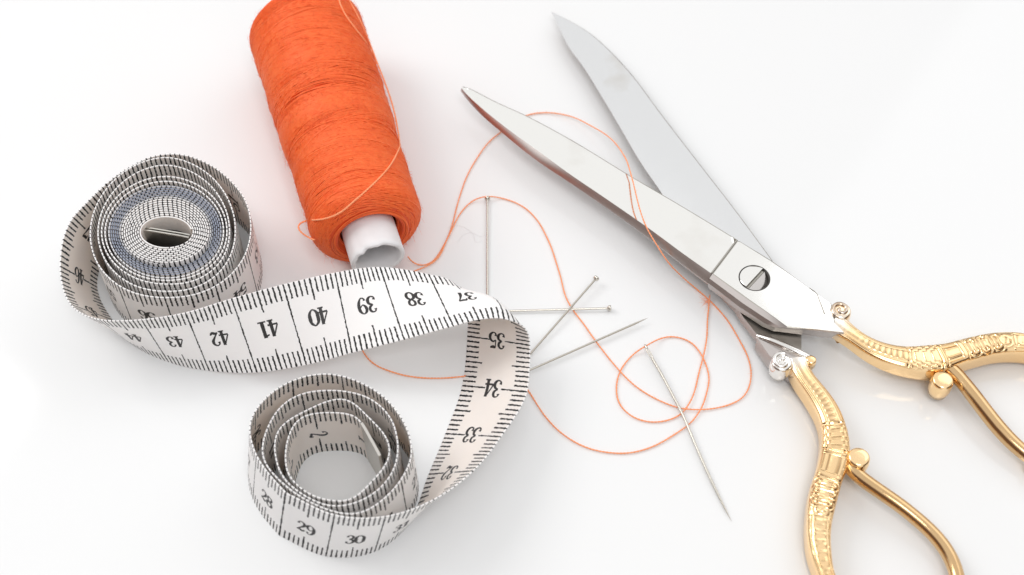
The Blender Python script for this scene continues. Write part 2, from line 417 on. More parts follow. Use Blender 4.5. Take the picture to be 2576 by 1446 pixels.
# digits -------------------------------------------------------------
GL = {
 '0': [[(.3, .98, .05), (.5, .8, .13), (.54, .5, .18), (.5, .2, .13), (.3, .02, .05), (.1, .2, .13), (.06, .5, .18), (.1, .8, .13), (.3, .98, .05)]],
 '1': [[(.32, 1, .17), (.32, .5, .17), (.32, 0, .17)], [(.08, .03, .06), (.3, .03, .06), (.56, .03, .06)], [(.06, .84, .06), (.18, .87, .07), (.3, .97, .08)]],
 '2': [[(.14, .72, .16), (.12, .84, .08), (.28, .98, .06), (.47, .86, .14), (.49, .68, .16), (.34, .42, .09), (.08, .08, .06)], [(.06, .06, .06), (.2, .12, .13), (.4, .05, .14), (.54, .2, .06)]],
 '3': [[(.14, .78, .15), (.14, .9, .07), (.28, .98, .06), (.46, .86, .13), (.46, .68, .13), (.24, .53, .05)], [(.24, .53, .05), (.47, .42, .13), (.5, .2, .16), (.28, .02, .06), (.1, .1, .08), (.12, .24, .15)]],
 '4': [[(.4, 1, .16), (.4, .5, .16), (.4, 0, .16)], [(.38, .98, .05), (.2, .62, .06), (.03, .3, .06)], [(.02, .28, .08), (.3, .28, .08), (.6, .28, .08)], [(.24, .02, .06), (.4, .02, .06), (.58, .02, .06)]],
 '5': [[(.12, .94, .12), (.3, .91, .14), (.5, .96, .07)], [(.13, .95, .05), (.12, .7, .05), (.1, .5, .05)], [(.1, .5, .06), (.3, .6, .08), (.5, .45, .14), (.5, .2, .16), (.28, .02, .06), (.1, .1, .08), (.12, .24, .15)]],
 '6': [[(.47, .8, .14), (.44, .93, .07), (.3, .98, .06), (.12, .75, .13), (.07, .45, .17), (.12, .18, .13), (.3, .02, .05), (.48, .15, .13), (.5, .34, .15), (.32, .56, .05), (.14, .42, .05)]],
 '7': [[(.05, .72, .05), (.07, .85, .07), (.12, .93, .1)], [(.08, .92, .13), (.28, .89, .15), (.55, .97, .06)], [(.54, .96, .05), (.36, .55, .1), (.28, .25, .17), (.28, .02, .17)]],
 '8': [[(.3, .98, .06), (.47, .88, .12), (.46, .68, .12), (.3, .54, .08), (.13, .68, .12), (.13, .88, .12), (.3, .98, .06)], [(.3, .54, .08), (.5, .4, .14), (.5, .16, .14), (.3, .02, .06), (.1, .16, .14), (.1, .4, .14), (.3, .54, .08)]],
}
GL['9'] = [[(.6-a, 1-b_, c_) for a, b_, c_ in st] for st in GL['6']]
Ci = np.arange(len(S_))
def surf(s, v, side, off):
    i = np.interp(s, S_, Ci); i0 = np.clip(np.floor(i).astype(int), 0, len(S_)-2); fi = (i-i0)[:, None]
    jv = np.clip(v, 0, 1)*(NV-1); j0 = np.clip(np.floor(jv).astype(int), 0, NV-2); fj = (jv-j0)[:, None]
    def g(A): return (A[i0, j0]*(1-fi)*(1-fj)+A[i0+1, j0]*fi*(1-fj)+A[i0, j0+1]*(1-fi)*fj+A[i0+1, j0+1]*fi*fj)
    return g(Cn)+g(Nn)*side*(TH/2+off)
def digits(num, s_c, side):
    txt = str(num); pitch = .58; wtot = pitch*(len(txt)-1)+.6; lay = 0
    for k, ch in enumerate(txt):
        for st in GL[ch]:
            st = np.array(st); a = arclen(st[:, :2]); n_ = max(8, int(a[-1]/.06))
            qq = np.linspace(0, a[-1], n_)
            if len(st) > 3: c_ = spline(a, st, qq)
            else: c_ = np.stack([np.interp(qq, a, st[:, z]) for z in range(3)], 1)
            T = np.gradient(c_[:, :2], axis=0); T /= np.linalg.norm(T, axis=1)[:, None]+1e-9
            nr = np.stack([-T[:, 1], T[:, 0]], 1); hw = c_[:, 2:]/2*(1.05+.18*R.rand(n_, 1))+.008
            off = .0022+.0002*lay; lay += 1
            rows = []
            for sg in (1, -1):
                p = c_[:, :2]+nr*hw*sg; gx = p[:, 0]+pitch*k-wtot/2; gy = p[:, 1]-.5
                if side > 0: ss = s_c+gx*.33; v_ = .475+gy*.315/WT
                else: ss = s_c-gy*.36; v_ = .49-gx*.335/WT
                rows.append(surf(ss, v_, side, off))
            bt.grid(np.stack(rows, 1), 2)
for nmb in range(1, int(s1)):
    if nmb > 60: break
    if nmb <= s0+.3: continue
    if nmb-.5 > s0+.4: digits(nmb, nmb-.5, 1)
    digits(nmb, nmb, -1)
def s_of(qq):      # tape centimetre at spiral position qq
    j = np.argmin(np.abs(q[6:]-qq)); p = t1[j]; return float(s_out[np.argmin(np.linalg.norm(cp[:, :2]-p[:2], axis=1))])
M_front, M_back = m_tape('front', s1-2.4), m_tape('back', s1-2.4)
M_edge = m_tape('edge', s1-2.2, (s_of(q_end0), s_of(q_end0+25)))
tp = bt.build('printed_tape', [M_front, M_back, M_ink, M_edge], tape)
# metal end clips: a folded strip over each end of the tape
def clip(s_a, s_b, grow, name='end_clip'):
    b = MB(); ss = np.linspace(s_a, s_b, 12); rows = []
    k = NV
    for side in (1, -1):
        V = np.stack([surf(ss, np.full(12, v), side, grow) for v in np.linspace(0, 1, 6)], 1)
        V[:, 0] += (V[:, 0]-V[:, 1])/np.linalg.norm(V[:, 0]-V[:, 1], axis=1)[:, None]*.02
        V[:, -1] += (V[:, -1]-V[:, -2])/np.linalg.norm(V[:, -1]-V[:, -2], axis=1)[:, None]*.02
        V[..., 2] = np.maximum(V[..., 2], .004)
        rows.append(V)
    A, B = rows
    b.grid(A); b.grid(B, flip=True)
    for e1, e2 in ((A[:, 0], B[:, 0]), (A[:, -1], B[:, -1])): b.grid(np.stack([e1, e2], 1))
    for e1, e2 in ((A[0], B[0]), (A[-1], B[-1])): b.grid(np.stack([e1, e2], 1))
    return b.build(name, M_clip, tape, recalc=True, sharp=.8)
clip(s0+.002, s0+.85, .012)
# the outer end's clip lies across the eye of the tight coil
b = MB(); a0 = P(*Z1(672, 636), 1.42); a1 = P(*Z1(1005, 690), 1.42)
dn = np.array([0, 0, 1.]); dr = (a1-a0)/np.linalg.norm(a1-a0); nn = np.cross(dr, dn)
for o2 in (-.030, .030):
    loop = [a0+nn*(o2-.018), a1+nn*(o2-.018), a1+nn*(o2+.018), a0+nn*(o2+.018)]
    V = np.array([[p+dn*z for z in (-1.36, -.02, 0)] for p in loop])
    V[:, 2] = V.mean(axis=0)[2]*.35+V[:, 2]*.65
    b.grid(V, closed_u=True); b.add(V[:, 2], [(0, 1, 2, 3)])
b.build('end_clip', M_clip, tape, recalc=True, sharp=.8, smooth=False)
# dark sheet added inside the coil's eye, standing in for its shade
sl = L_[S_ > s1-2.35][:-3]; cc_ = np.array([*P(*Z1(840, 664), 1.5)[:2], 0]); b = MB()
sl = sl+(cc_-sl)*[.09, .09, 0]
b.grid(np.stack([sl*[1, 1, 0]+[0, 0, z] for z in (.02, 1.12)]), 0); b.build('eye_shade', M_dark, tape)

# ------------------------------------------------------------------ thread spool
A0 = P(932, 592, 1.10); A1 = P(764, 62, 1.26)
ax = A1-A0; LEN = np.linalg.norm(ax); ax /= LEN
ex = np.cross(ax, [0, 0, 1.]); ex /= np.linalg.norm(ex); ez = np.cross(ex, ax)
R0, R1 = 1.085, 1.25
print('spool length', LEN)
def rad(a):    # a: cm from the near end
    r = R0+(R1-R0)*np.clip(a/LEN, 0, 1)
    r = r+.012*np.sin(a*2.1+1)+.010*np.sin(a*5.3)
    k = np.clip(a/.42, 0, 1); r = r*(.62+.38*np.sqrt(np.clip(1-(1-k)**2, 0, 1)))
    k = np.clip((LEN-a)/.30, 0, 1); r = r*(.70+.30*np.sqrt(np.clip(1-(1-k)**2, 0, 1)))
    return r
def cyl(a, t, r):
    a, t, r = np.broadcast_arrays(a, t, r)
    return A0+ax*a[..., None]+(ex*np.cos(t)[..., None]+ez*np.sin(t)[..., None])*r[..., None]
spool = empty('thread_spool', (A0+A1)/2*np.array([1, 1, 0]), 'spool of orange sewing thread on a white card tube, lying on its side', 'thread spool')
b = MB()
aa = np.concatenate([np.linspace(0, .45, 26), np.linspace(.46, LEN-.32, 260), np.linspace(LEN-.31, LEN, 22)])
tt = np.linspace(0, 2*math.pi, 181)[:-1]
AA, TT = np.meshgrid(aa, tt, indexing='ij')
RR = rad(AA)-.012
b.grid(cyl(AA, TT, RR), 0, closed_v=True)
# end faces, hollowed a little towards the tube
for a_end, sgn in ((0.0, 1), (LEN, -1)):
    rr = np.linspace(float(rad(np.array(a_end)))-.012, .58, 10)
    V = np.stack([cyl(np.full(180, a_end+sgn*(.16*(1-((r-.58)/(rr[0]-.58))**2))), tt, np.full(180, r)) for r in rr], 0)
    b.grid(V, 0, closed_v=True)
# wound strands: groups of parallel turns laid at changing pitch
def strand(a0, t0, turns, pitch, r_off, rt=.0125, n=None, k=4):
    n = n or max(12, int(turns*64)); u = np.linspace(0, 1, n)
    a = a0+pitch*turns*u; t = t0+2*math.pi*turns*u
    ok = (a > .02) & (a < LEN-.02)
    if ok.sum() < 4: return
    a, t = a[ok], t[ok]
    b.tube(cyl(a, t, rad(a)+r_off), rt*(1+.15*vnoise(u[ok]*40, int(a0*100) % 97)), k, 1, caps=False)
up_t = math.pi/2
for a0 in np.arange(-.3, LEN+.2, .0225):                       # first close layer, slightly slanted
    strand(a0+R.randn()*.004, R.rand()*6.28, 1.03, .16+.20*math.sin(a0*1.9), -.008, .0135)
for g in range(60):                                            # crossing groups on top
    c0 = R.rand()*LEN-.2; sg = R.choice([-1, 1, 1]); pitch = sg*(.30+R.rand()*.8); nst = R.randint(6, 26); sp = .0235+.005*R.rand(); lift = .010*R.rand()
    t0 = R.rand()*6.28; tn = .55+R.rand()*.6
    for k_ in range(nst):
        strand(c0+k_*sp+R.randn()*.002, t0+R.randn()*.05, tn, pitch, lift+.004*R.rand(), .0125)
for g in range(24):                                            # single proud strands
    strand(R.rand()*LEN, R.rand()*6.28, .7+R.rand()*.8, R.choice([-1, 1])*(.3+R.rand()*1.4), .012+.008*R.rand(), .013)
for a0 in np.arange(.02, .5, .02):                             # tight turns over the near shoulder
    strand(a0, R.rand()*6.28, 1.02, .05*R.randn(), .0)
# turns seen on the end face
for r in np.arange(.62, .78, .022):
    t = np.linspace(0, 2*math.pi, 90); rr0 = float(rad(np.array(0.)))
    a = .16*(1-((r-.58)/(max(rr0, .7)-.58))**2)
    b.tube(cyl(np.full(90, max(a, 0)-.004)+.012*np.sin(t*2+r*40), t, r+.01*np.sin(t*3+r*70)), .012, 4, 1, caps=False)
# fuzz
for k_ in range(4600):
    a = R.rand()*LEN; t = R.rand()*2*math.pi; r = float(rad(np.array(a)))
    h = .02+.07*R.rand()**2; p = cyl(np.array([a, a+R.randn()*.04, a+R.randn()*.09]), np.array([t, t+R.randn()*.03, t+R.randn()*.08]), np.array([r, r+h*.7, r+h*(.3+R.rand())]))
    b.tube(p, [.0020, .0018, .0010], 3, 1, caps=False)
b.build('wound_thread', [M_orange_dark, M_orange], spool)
# card tube
b = MB(); rows = []
prof = [(-.60, .44), (-.615, .47), (-.62, .51), (-.60, .535), (-.5, .53), (-.2, .535), (.2, .535)]
inner = [(.2, .44), (-.3, .435), (-.60, .44)]
for a, r in prof+inner:
    d_ = .022 if a < -.45 else .008
    rr = r*(1+.0*tt)+d_*(np.sin(tt*2+.6)*.6+vnoise(tt*3.2, 5)*.55*(np.sin(tt/2)**2))
    aa_ = a+(.035*vnoise(tt*4+3, 9)*np.sin(tt/2) if a < -.45 else 0)
    rows.append(cyl(aa_*np.ones_like(tt), tt, rr))
b.grid(np.stack(rows), 0, closed_v=True)
for a_s in (1,):   # the tube runs on through the spool
    V = np.stack([cyl(np.full(180, a), tt, np.full(180, r)) for a, r in ((.2, .5), (LEN+.35, .5), (LEN+.35, .6), (LEN-.2, .6))])
    b.grid(V, 0, closed_v=True)
b.build('card_tube', M_card, spool, recalc=True, sharp=1.2)
# the strand that has come loose on the spool
def on_spool(x, y, lift):
    """first hit of the view ray through (x, y) with the wound thread, or the point beside it nearest the axis height"""
    d = FW+RT*(x-1288)/F_+UP*(723-y)/F_; d = d/np.linalg.norm(d)
    best = None
    for t in np.linspace(20, 40, 2400):
        p = CAM+d*t; q_ = p-A0; a = q_@ax; rr = np.linalg.norm(q_-ax*a); rs = float(rad(np.array(np.clip(a, 0.3, LEN-.3))))+lift
        if rr <= rs: return p
        if best is None or rr-rs < best[0]: best = (rr-rs, p)
    return best[1]
def ply(b, C, r, mi=0, twist=.11, k=5):
    """two-ply twisted thread along C"""
    T = np.gradient(C, axis=0); T /= np.linalg.norm(T, axis=1)[:, None]+1e-9
    a = np.cross(T, [0, 0, 1.]); nl = np.linalg.norm(a, axis=1)[:, None]; a = np.where(nl > .05, a/np.maximum(nl, .05), [[1., 0, 0]]); c2 = np.cross(T, a)
    l = arclen(C); ph = l*2*math.pi/twist
    for o_ in (0, math.pi):
        b.tube(C+r*.55*(np.cos(ph+o_)[:, None]*a+np.sin(ph+o_)[:, None]*c2), r*.72*(1+.12*vnoise(l*9, 3)), k, mi)
s1p = [(872, -12), (884, 10), (905, 50), (925, 95), (950, 160), (975, 225), (993, 285), (1003, 340), (999, 385), (975, 425), (940, 462), (895, 502), (855, 535), (820, 549), (790, 553), (768, 556), (753, 562), (750, 574), (760, 587), (775, 596), (790, 603)]
b = MB()
ply(b, smooth_path([on_spool(x, y, .035) for x, y in s1p], .02, 3), .0165)
s2p = [(850, -12), (856, 10), (866, 32), (885, 60), (912, 95), (935, 130), (948, 160)]
ply(b, smooth_path([on_spool(x, y, .03) for x, y in s2p], .02, 3), .0165)
b.build('stray_strand', M_loose, spool)

# ------------------------------------------------------------------ scissors
sci = empty('scissors', P(1899, 699, 0), 'open scissors with polished steel blades and ornate gold handles, right of the pins', 'scissors')
ZT = .78           # top of the upper blade
def plate(top, bot, mats, name, parent, mi_top=0, mi_side=1, sharp=.35, chamfer=.0):
    """top, bot: matching outlines of world points; a closed solid"""
    b = MB(); n = len(top); top = np.array(top); bot = np.array(bot)
    b.add(top, [tuple(range(n))], mi_top); b.add(bot, [tuple(range(n))[::-1]], mi_side)
    for i in range(n):
        j = (i+1) % n; b.add([top[i], top[j], bot[j], bot[i]], [(0, 1, 2, 3)], mi_side)
    o = b.build(name, mats, parent, smooth=True, recalc=True, sharp=sharp)
    return o
def resample(pts, n):
    pts = np.asarray(pts, float); a = arclen(pts); q_ = np.linspace(0, a[-1], n)
    c_ = spline(a, pts, q_); return c_
# upper blade: back edge (upper right) tip -> bolster, cutting ridge (lower left) tip -> bolster, outer bevel below the ridge
backp = [(1163, 218), (1175, 221), (1194, 230), (1240, 254), (1323, 292), (1438, 354), (1584, 443), (1725, 526), (1855, 605)]
ridge = [(1161, 222), (1175, 238), (1204, 265), (1273, 321), (1371, 392), (1424, 431), (1515, 493), (1639, 579), (1730, 646), (1790, 688)]
below = [(1159, 229), (1172, 247), (1200, 278), (1267, 337), (1358, 409), (1415, 447), (1505, 508), (1630, 597), (1722, 668), (1780, 711)]
zt_ = lambda n: np.linspace(.66, ZT, n)
n_ = 40
def up3(pts, z): return np.array([P(x, y, zz) for (x, y), zz in zip(pts, z)])
bk = up3(resample(backp, n_), zt_(n_)); rg = up3(resample(ridge, n_), zt_(n_)); bl = up3(resample(below, n_), zt_(n_)-np.linspace(.10, .15, n_))
bw = bl+np.array([.02, .05, 0])-np.array([0, 0, 1])*np.linspace(.03, .14, n_)[:, None]
bk_b = bk-np.array([0, 0, 1])*np.linspace(.03, .10, n_)[:, None]
b = MB()
# the face is hollow ground: its middle sits a touch lower than its edges
cols = np.linspace(0, 1, 7)
V = np.stack([bk*(1-c_)+rg*c_-np.array([0, 0, .02])*(4*c_*(1-c_))*np.clip(np.linalg.norm(bk-rg, axis=1)/.9, 0, 1)[:, None]**2 for c_ in cols], 1); b.grid(V, 0)
nb = 5
V = np.stack([rg*(1-c_)+bl*c_+np.array([-.004, -.004, .004])*(4*c_*(1-c_)) for c_ in np.linspace(0, 1, nb)], 1); b.grid(V, 1)
V = np.stack([bk, bk+[.012, .016, -.004], bk_b+[.012, .016, 0]], 1); b.grid(V, 2)
b.grid(np.stack([bk_b+[.012, .016, 0], bk_b], 1), 2); b.grid(np.stack([bl, bw], 1), 1); b.grid(np.stack([bk_b, bw], 1), 1)
b.add([bk[0], rg[0], bl[0], bk_b[0]], [(0, 1, 2, 3)], 1); b.add([bk[-1], rg[-1], bl[-1], bw[-1], bk_b[-1]], [(4, 3, 2, 1, 0)], 1)
blade1 = b.build('blade', [M_steel, M_bevel, M_tang], sci, recalc=True, sharp=.3); blade1['label'] = 'upper blade with polished outer face and dark bevel'
# bolster of the upper blade, the raised block that carries the screw
bt_px = [(1855, 605), (1862, 607), (1900, 630), (1941, 655), (1990, 690), (2036, 724), (2060, 742), (2091, 763), (2098, 790), (2100, 812), (2124, 836),
         (2100, 833), (2051, 827), (1981, 823), (1930, 786), (1880, 752), (1830, 716), (1792, 688)]
ztb = ZT+.035
topb = [P(x, y, ztb) for x, y in bt_px]
lo_px = {13: (1950, 824), 14: (1922, 812), 15: (1859, 771), 16: (1815, 737), 17: (1780, 711)}
midb = [P(*lo_px[i], ztb-.13) if i in lo_px else np.array([topb[i][0], topb[i][1], ztb-.09]) for i in range(len(bt_px))]
sc_c = P(1898, 699, ztb); rS = .293
def dense(pts, m_=6):
    pts = np.array(pts); return np.vstack([pts[i]*(1-u)+pts[(i+1) % len(pts)]*u for i in range(len(pts)) for u in [k/m_ for k in range(m_)]])
od, md = dense(topb), dense(midb); ang = np.arctan2(od[:, 1]-sc_c[1], od[:, 0]-sc_c[0])
hole = np.stack([sc_c[0]+(rS+.012)*np.cos(ang), sc_c[1]+(rS+.012)*np.sin(ang), np.full(len(ang), ztb)], 1)
b = MB(); oi = od+(sc_c-od)/np.linalg.norm(sc_c-od, axis=1)[:, None]*.022; oi[:, 2] = ztb
b.grid(np.stack([hole, hole*.7+oi*.3, hole*.3+oi*.7, oi]), 0, closed_v=True); od[:, 2] -= .008; b.grid(np.stack([oi, od]), 2, closed_v=True)
b.grid(np.stack([od, od*.5+md*.5+[-.012, -.012, .012], md]), 1, closed_v=True)
lw = md.copy(); lw[:, 2] = .50; lw = lw+(sc_c-lw)*[.04, .04, 0]; b.grid(np.stack([md, lw]), 1, closed_v=True)
hb = hole.copy(); hb[:, 2] = ztb-.14; b.grid(np.stack([hb, hole]), 1, closed_v=True); b.grid(np.stack([lw, hb]), 1, closed_v=True)
bol = b.build('bolster', [M_steel, M_bevel, M_tang], sci, recalc=True, sharp=.12)
# fine step line across the blade and crease near the handle
b = MB(); b.tube(smooth_path([P(x, y, ZT+.008) for x, y in ((1853, 604), (1824, 643), (1790, 687))], .05), .020, 8); b.build('step_edge', M_tang, sci)
b = MB(); b.tube(smooth_path([P(x, y, ztb-.002) for x, y in ((2036, 724), (2052, 736), (2062, 758), (2074, 790))], .03), np.linspace(.008, .016, len(smooth_path([P(x, y, ztb-.002) for x, y in ((2036, 724), (2052, 736), (2062, 758), (2074, 790))], .03))), 6)
b.build('crease', M_tang, sci)
# screw with a slot, its lower half tilted and worn
screw_e = MB(); tS = np.linspace(0, 2*math.pi, 65)[:-1]
circ = lambda r, z: np.stack([sc_c[0]+r*np.cos(tS), sc_c[1]+r*np.sin(tS), np.full(64, z)], 1)
scr = MB()
scr.grid(np.stack([circ(rS+.020, ztb+.002), circ(rS+.006, ztb+.004), circ(rS-.008, ztb-.01), circ(rS-.010, ztb-.12)]), 1, closed_v=True)
sa, sb_ = P(1873, 725, ztb), P(1923, 671, ztb); sd = (sb_-sa)/np.linalg.norm(sb_-sa); sn = np.array([sd[1], -sd[0], 0])
def half(sgn, off, z0, z1, mi):
    ang = np.linspace(0, math.pi, 40); rr = rS-.006
    lim = math.acos(min(1, off/rr)); ang = np.linspace(-lim, lim, 40)
    rim = np.array([sc_c+(sn*sgn*math.cos(a)+sd*math.sin(a))*rr for a in ang])
    inner = np.array([sc_c+sn*sgn*off+sd*math.sin(a)*rr for a in ang])
    rows = []
    for c_ in np.linspace(0, 1, 9):
        p = inner*(1-c_)+rim*c_; dist = (p-sc_c)@(sn*sgn); z = z0+(z1-z0)*np.clip(dist/rr, 0, 1)+(-.012*(c_**6)); p = p.copy(); p[:, 2] = z; rows.append(p)
    scr.grid(np.stack(rows, 1), mi)
    w_ = inner.copy(); w_[:, 2] = z0; w2 = inner.copy(); w2[:, 2] = z0-.09; scr.grid(np.stack([w_, w2], 1), 2)
half(-1, .004, ztb+.018, ztb+.012, 0); half(1, .058, ztb+.004, ztb-.13, 3)
scr.add([sc_c+sn*.0-sd*rS*.97+[0, 0, -.04], sc_c+sn*.054-sd*rS*.97+[0, 0, -.04], sc_c+sn*.054+sd*rS*.97+[0, 0, -.04], sc_c+sd*rS*.97+[0, 0, -.04]], [(0, 1, 2, 3)], 2)
scr.build('pivot_screw', [M_steel, M_dark, M_tang, metal('worn_screw', (.66, .63, .61, 1), .10, .2, (.12, .08, .07, 1))], sci, recalc=True, sharp=.5)

# lower blade with its tang running to the lower handle
r2 = [(1387, 29), (1438, 55), (1486, 86), (1529, 124), (1587, 187), (1658, 282), (1754, 407), (1850, 531), (1941, 655)]
l2 = [(1387, 30), (1405, 66), (1429, 115), (1467, 167), (1515, 244), (1563, 325), (1611, 407), (1663, 483), (1730, 590), (1800, 690), (1826, 738)]
n2 = 36
zz2 = np.linspace(.34, .46, n2)
a_ = up3(resample(r2, n2), zz2); c2_ = up3(resample(l2, n2), zz2)
b = MB()
V = np.stack([a_*(1-c_)+c2_*c_-np.array([0, 0, .03])*(4*c_*(1-c_))*np.clip(np.linalg.norm(a_-c2_, axis=1)/1.2, 0, 1)[:, None]**2 for c_ in np.linspace(0, 1, 9)], 1); b.grid(V, 0)
dz = np.array([0, 0, 1])*np.linspace(.02, .2, n2)[:, None]
out_ = np.array([.018, .012, -.012])
a_r = a_+out_*np.clip(np.linspace(.1, 6, n2), 0, 1)[:, None]
b.grid(np.stack([a_, a_r, a_r-dz], 1), 2)
b.grid(np.stack([c2_, c2_-dz*.25, a_r-dz], 1), 1)
b.add([a_[-1], c2_[-1], c2_[-1]-dz[-1]*.25, a_r[-1]-dz[-1]], [(0, 1, 2, 3)], 1)
bl2 = b.build('blade', [M_steel2, M_bevel, M_tang], sci, recalc=True, sharp=.3); bl2['label'] = 'lower blade showing its ground grey inner face'
tg = [(1770, 640), (1900, 640), (2000, 760), (2016, 826), (2016, 880), (1975, 866), (1908, 846), (1868, 795), (1850, 765), (1823, 740)]
plate([P(x, y, .44) for x, y in tg], [np.array([*P(x, y, .44)[:2], .2]) for x, y in tg], [M_tang, M_bevel], 'tang', sci)
# dark rivet block in the shadow between the two halves
pv = sc_c.copy(); b = MB(); C_ = np.array([pv*[1, 1, 0]+[0, 0, .40], pv*[1, 1, 0]+[0, 0, .56]]); b.tube(C_, .26, 24); b.build('pivot_washer', M_tang, sci)

# handles -------------------------------------------------------------
def leafy(t, q_):
    """acanthus-like swirls: ridges around a string of centres"""
    h = np.zeros_like(t)
    for (ct, cq, sg) in ((.12, .45, 1), (.12, -.45, -1), (.38, .5, -1), (.38, -.5, 1), (.62, .35, 1), (.62, -.4, -1), (.84, 0, 1)):
        dx, dy = (t-ct)/.19, (q_-cq)/.62; r = np.sqrt(dx*dx+dy*dy); an = np.arctan2(dy, dx)
        h = np.maximum(h, np.exp(-(r/1.0)**4)*(.5+.5*np.sin(13*r+sg*an*1.0+ct*9)))
    return h
def relief(t, q_, zones):
    z0, z1, z2, z3, z4, z5 = zones     # ends of: grooves, scales, band, flutes, band, foliage
    h = np.zeros_like(t); inn = np.abs(q_) < .93
    g = t < z0
    k = np.clip(t/z0, 0, 1); qq = q_/(.62-.2*0)
    gr = -np.exp(-((np.abs(q_)-.48)/.07)**2)-np.exp(-((np.abs(q_)-.80)/.05)**2)*.4
    bead = .7*np.exp(-(q_/.30)**2)*(.5+.5*np.cos(t*2*math.pi/.115))*(np.clip((t-.5)*3, 0, 1))
    h = np.where(g, gr*np.clip(t*4, 0, 1)+bead, h)
    s_ = (t >= z0) & (t < z1); u = (t-z0)/.085; row = np.floor(u+q_*.3); f_ = (u+q_*.3)-row
    cc = (q_*3.1+.5*(row % 2)) % 1-.5
    sc_ = np.clip(1-(np.abs(cc)*2)**2.2-f_*.55, -.3, 1)*1.2-.4
    h = np.where(s_, sc_, h)
    e_ = np.exp(-((t-z0+.05*np.abs(q_))/.03)**2)
    h = h-e_*1.3
    bd = ((t >= z1) & (t < z2)) | ((t >= z3) & (t < z4)); h = np.where(bd, 1.0, h)
    for z in (z1, z2, z3, z4): h = h-1.5*np.exp(-((t-z+.05*q_*q_)/.016)**2)
    fl = (t >= z2) & (t < z3); h = np.where(fl, .9-1.9*(np.cos(q_*math.pi*3.6)*.5+.5)**3, h)
    lf = (t >= z4) & (t < z5); h = np.where(lf, leafy((t-z4)/(z5-z4), q_)*1.9-.9, h)
    en = t >= z5; h = np.where(en, -np.exp(-((np.abs(q_)-.60)/.07)**2)*.9+.6*leafy(((t-z5)/1.3) % 1, q_*1.4)*np.clip(4.2-(t-z5)*1.2, 0, 1), h)
    return np.where(np.abs(q_) < .98, h, 0)*np.clip((.96-np.abs(q_))/.12, 0, 1)
def handle_sweep(b, edgeA, edgeB, z_top, z_low, zones, k=84, step=.012, amp=.017, ex_=.50, u0=0., zt_list=None):
    n_ = 60
    ea, eb = resample(edgeA, n_), resample(edgeB, n_)
    zt_l = np.interp(np.linspace(0, 1, n_), np.linspace(0, 1, len(z_top)), z_top)
    A_ = up3(ea, zt_l); B_ = up3(eb, zt_l)
    c_ = (A_+B_)/2; hw = np.linalg.norm(A_-B_, axis=1)/2
    # true half width is measured square to the path
    T = np.gradient(c_, axis=0); T[:, 2] = 0; T /= np.linalg.norm(T, axis=1)[:, None]
    Nl = np.stack([-T[:, 1], T[:, 0], 0*T[:, 0]], 1); hw = np.abs(np.sum((A_-B_)*Nl, axis=1))/2
    full = smooth_path(np.column_stack([c_, hw]), step, 12)
    c_, hw = full[:, :3], full[:, 3]; t = arclen(c_)
    T = np.gradient(c_, axis=0); T[:, 2] = 0; T /= np.linalg.norm(T, axis=1)[:, None]; Nl = np.stack([-T[:, 1], T[:, 0], 0*T[:, 0]], 1)
    th_ = np.linspace(0, 2*math.pi, k+1)[:-1]; cs, sn_ = np.cos(th_), np.sin(th_)
    xx = np.sign(cs)*np.abs(cs)**ex_*1.08; zz = np.sign(sn_)*np.abs(sn_)**.42
    zl = np.interp(t/t[-1], np.linspace(0, 1, len(z_low)), z_low)
    hh = (c_[:, 2]-zl)/2; mid = c_[:, 2]-hh
    V = c_[:, None, :]*[1, 1, 0]+Nl[:, None, :]*(hw[:, None]*xx[None])[:, :, None]
    V[:, :, 2] = mid[:, None]+hh[:, None]*zz[None]
    if zones is not None:
        tt_ = np.broadcast_to(t[:, None], V.shape[:2]); qq = np.broadcast_to((xx/1.08)[None], V.shape[:2])
        V[:, :, 2] += np.where(sn_[None] > .05, relief(tt_, qq, zones)*amp, 0)
    uv = np.stack(np.broadcast_arrays((t+u0)[:, None], np.linspace(0, 1, k)[None]), -1)
    b.grid(V, 0, closed_v=True, uv=uv)
    for i, fl in ((0, 0), (len(V)-1, 1)): b.add(V[i], [tuple(range(k))[::(1 if fl else -1)]], 0, uv[i])
    return c_, hw, t
def boss(b, px_, py_, zt, zb, r, spiral=None, u=1., turn0=0., elong=1.):
    """round scroll end: an upright rounded stub, with a raised spiral on its face if asked"""
    c0 = P(px_, py_, zt); k = 48; th_ = np.linspace(0, 2*math.pi, k+1)[:-1]
    prof = [(0., 0), (.45, 0), (.80, -.004), (.93, -.022), (1.0, -.07), (1.05, -.18), (1.03, -(zt-zb)*.6), (.9, -(zt-zb)*.9), (.5, -(zt-zb))]
    V = np.array([[[c0[0]+r*p*math.cos(a), c0[1]+r*p*math.sin(a), zt+z] for a in th_] for p, z in prof])
    b.grid(V, 0, closed_v=True, uv=np.full((len(prof), k, 2), u))
    if spiral:
        ph = np.linspace(0, 2*math.pi*1.35, 80); rr = r*(.90-.78*(ph/ph[-1])**.9)
        C_ = np.stack([c0[0]+rr*np.cos(turn0+spiral*ph), c0[1]+rr*np.sin(turn0+spiral*ph), np.full(80, zt+.004)], 1)
        m0 = b.n; b.tube(C_, np.interp(np.linspace(0, 1, 80), [0, .9, 1], [.048, .034, .02]), 8, 0)
        for i in range(len(b.uv)-3, len(b.uv)): b.uv[i][:, 0] = u
def rod(b, pts, z, r, u0=1.5, k=20, flat=1.0):
    C_ = smooth_path([P(x, y, zz) for (x, y), zz in zip(pts, z)], .03, 5); rr = np.interp(np.linspace(0, 1, len(C_)), np.linspace(0, 1, len(r)), r)
    m0 = len(b.uv); b.tube(C_, rr, k, 0)
    for i in range(m0, len(b.uv)): b.uv[i] = b.uv[i]+[u0, 0]
HZ = .62
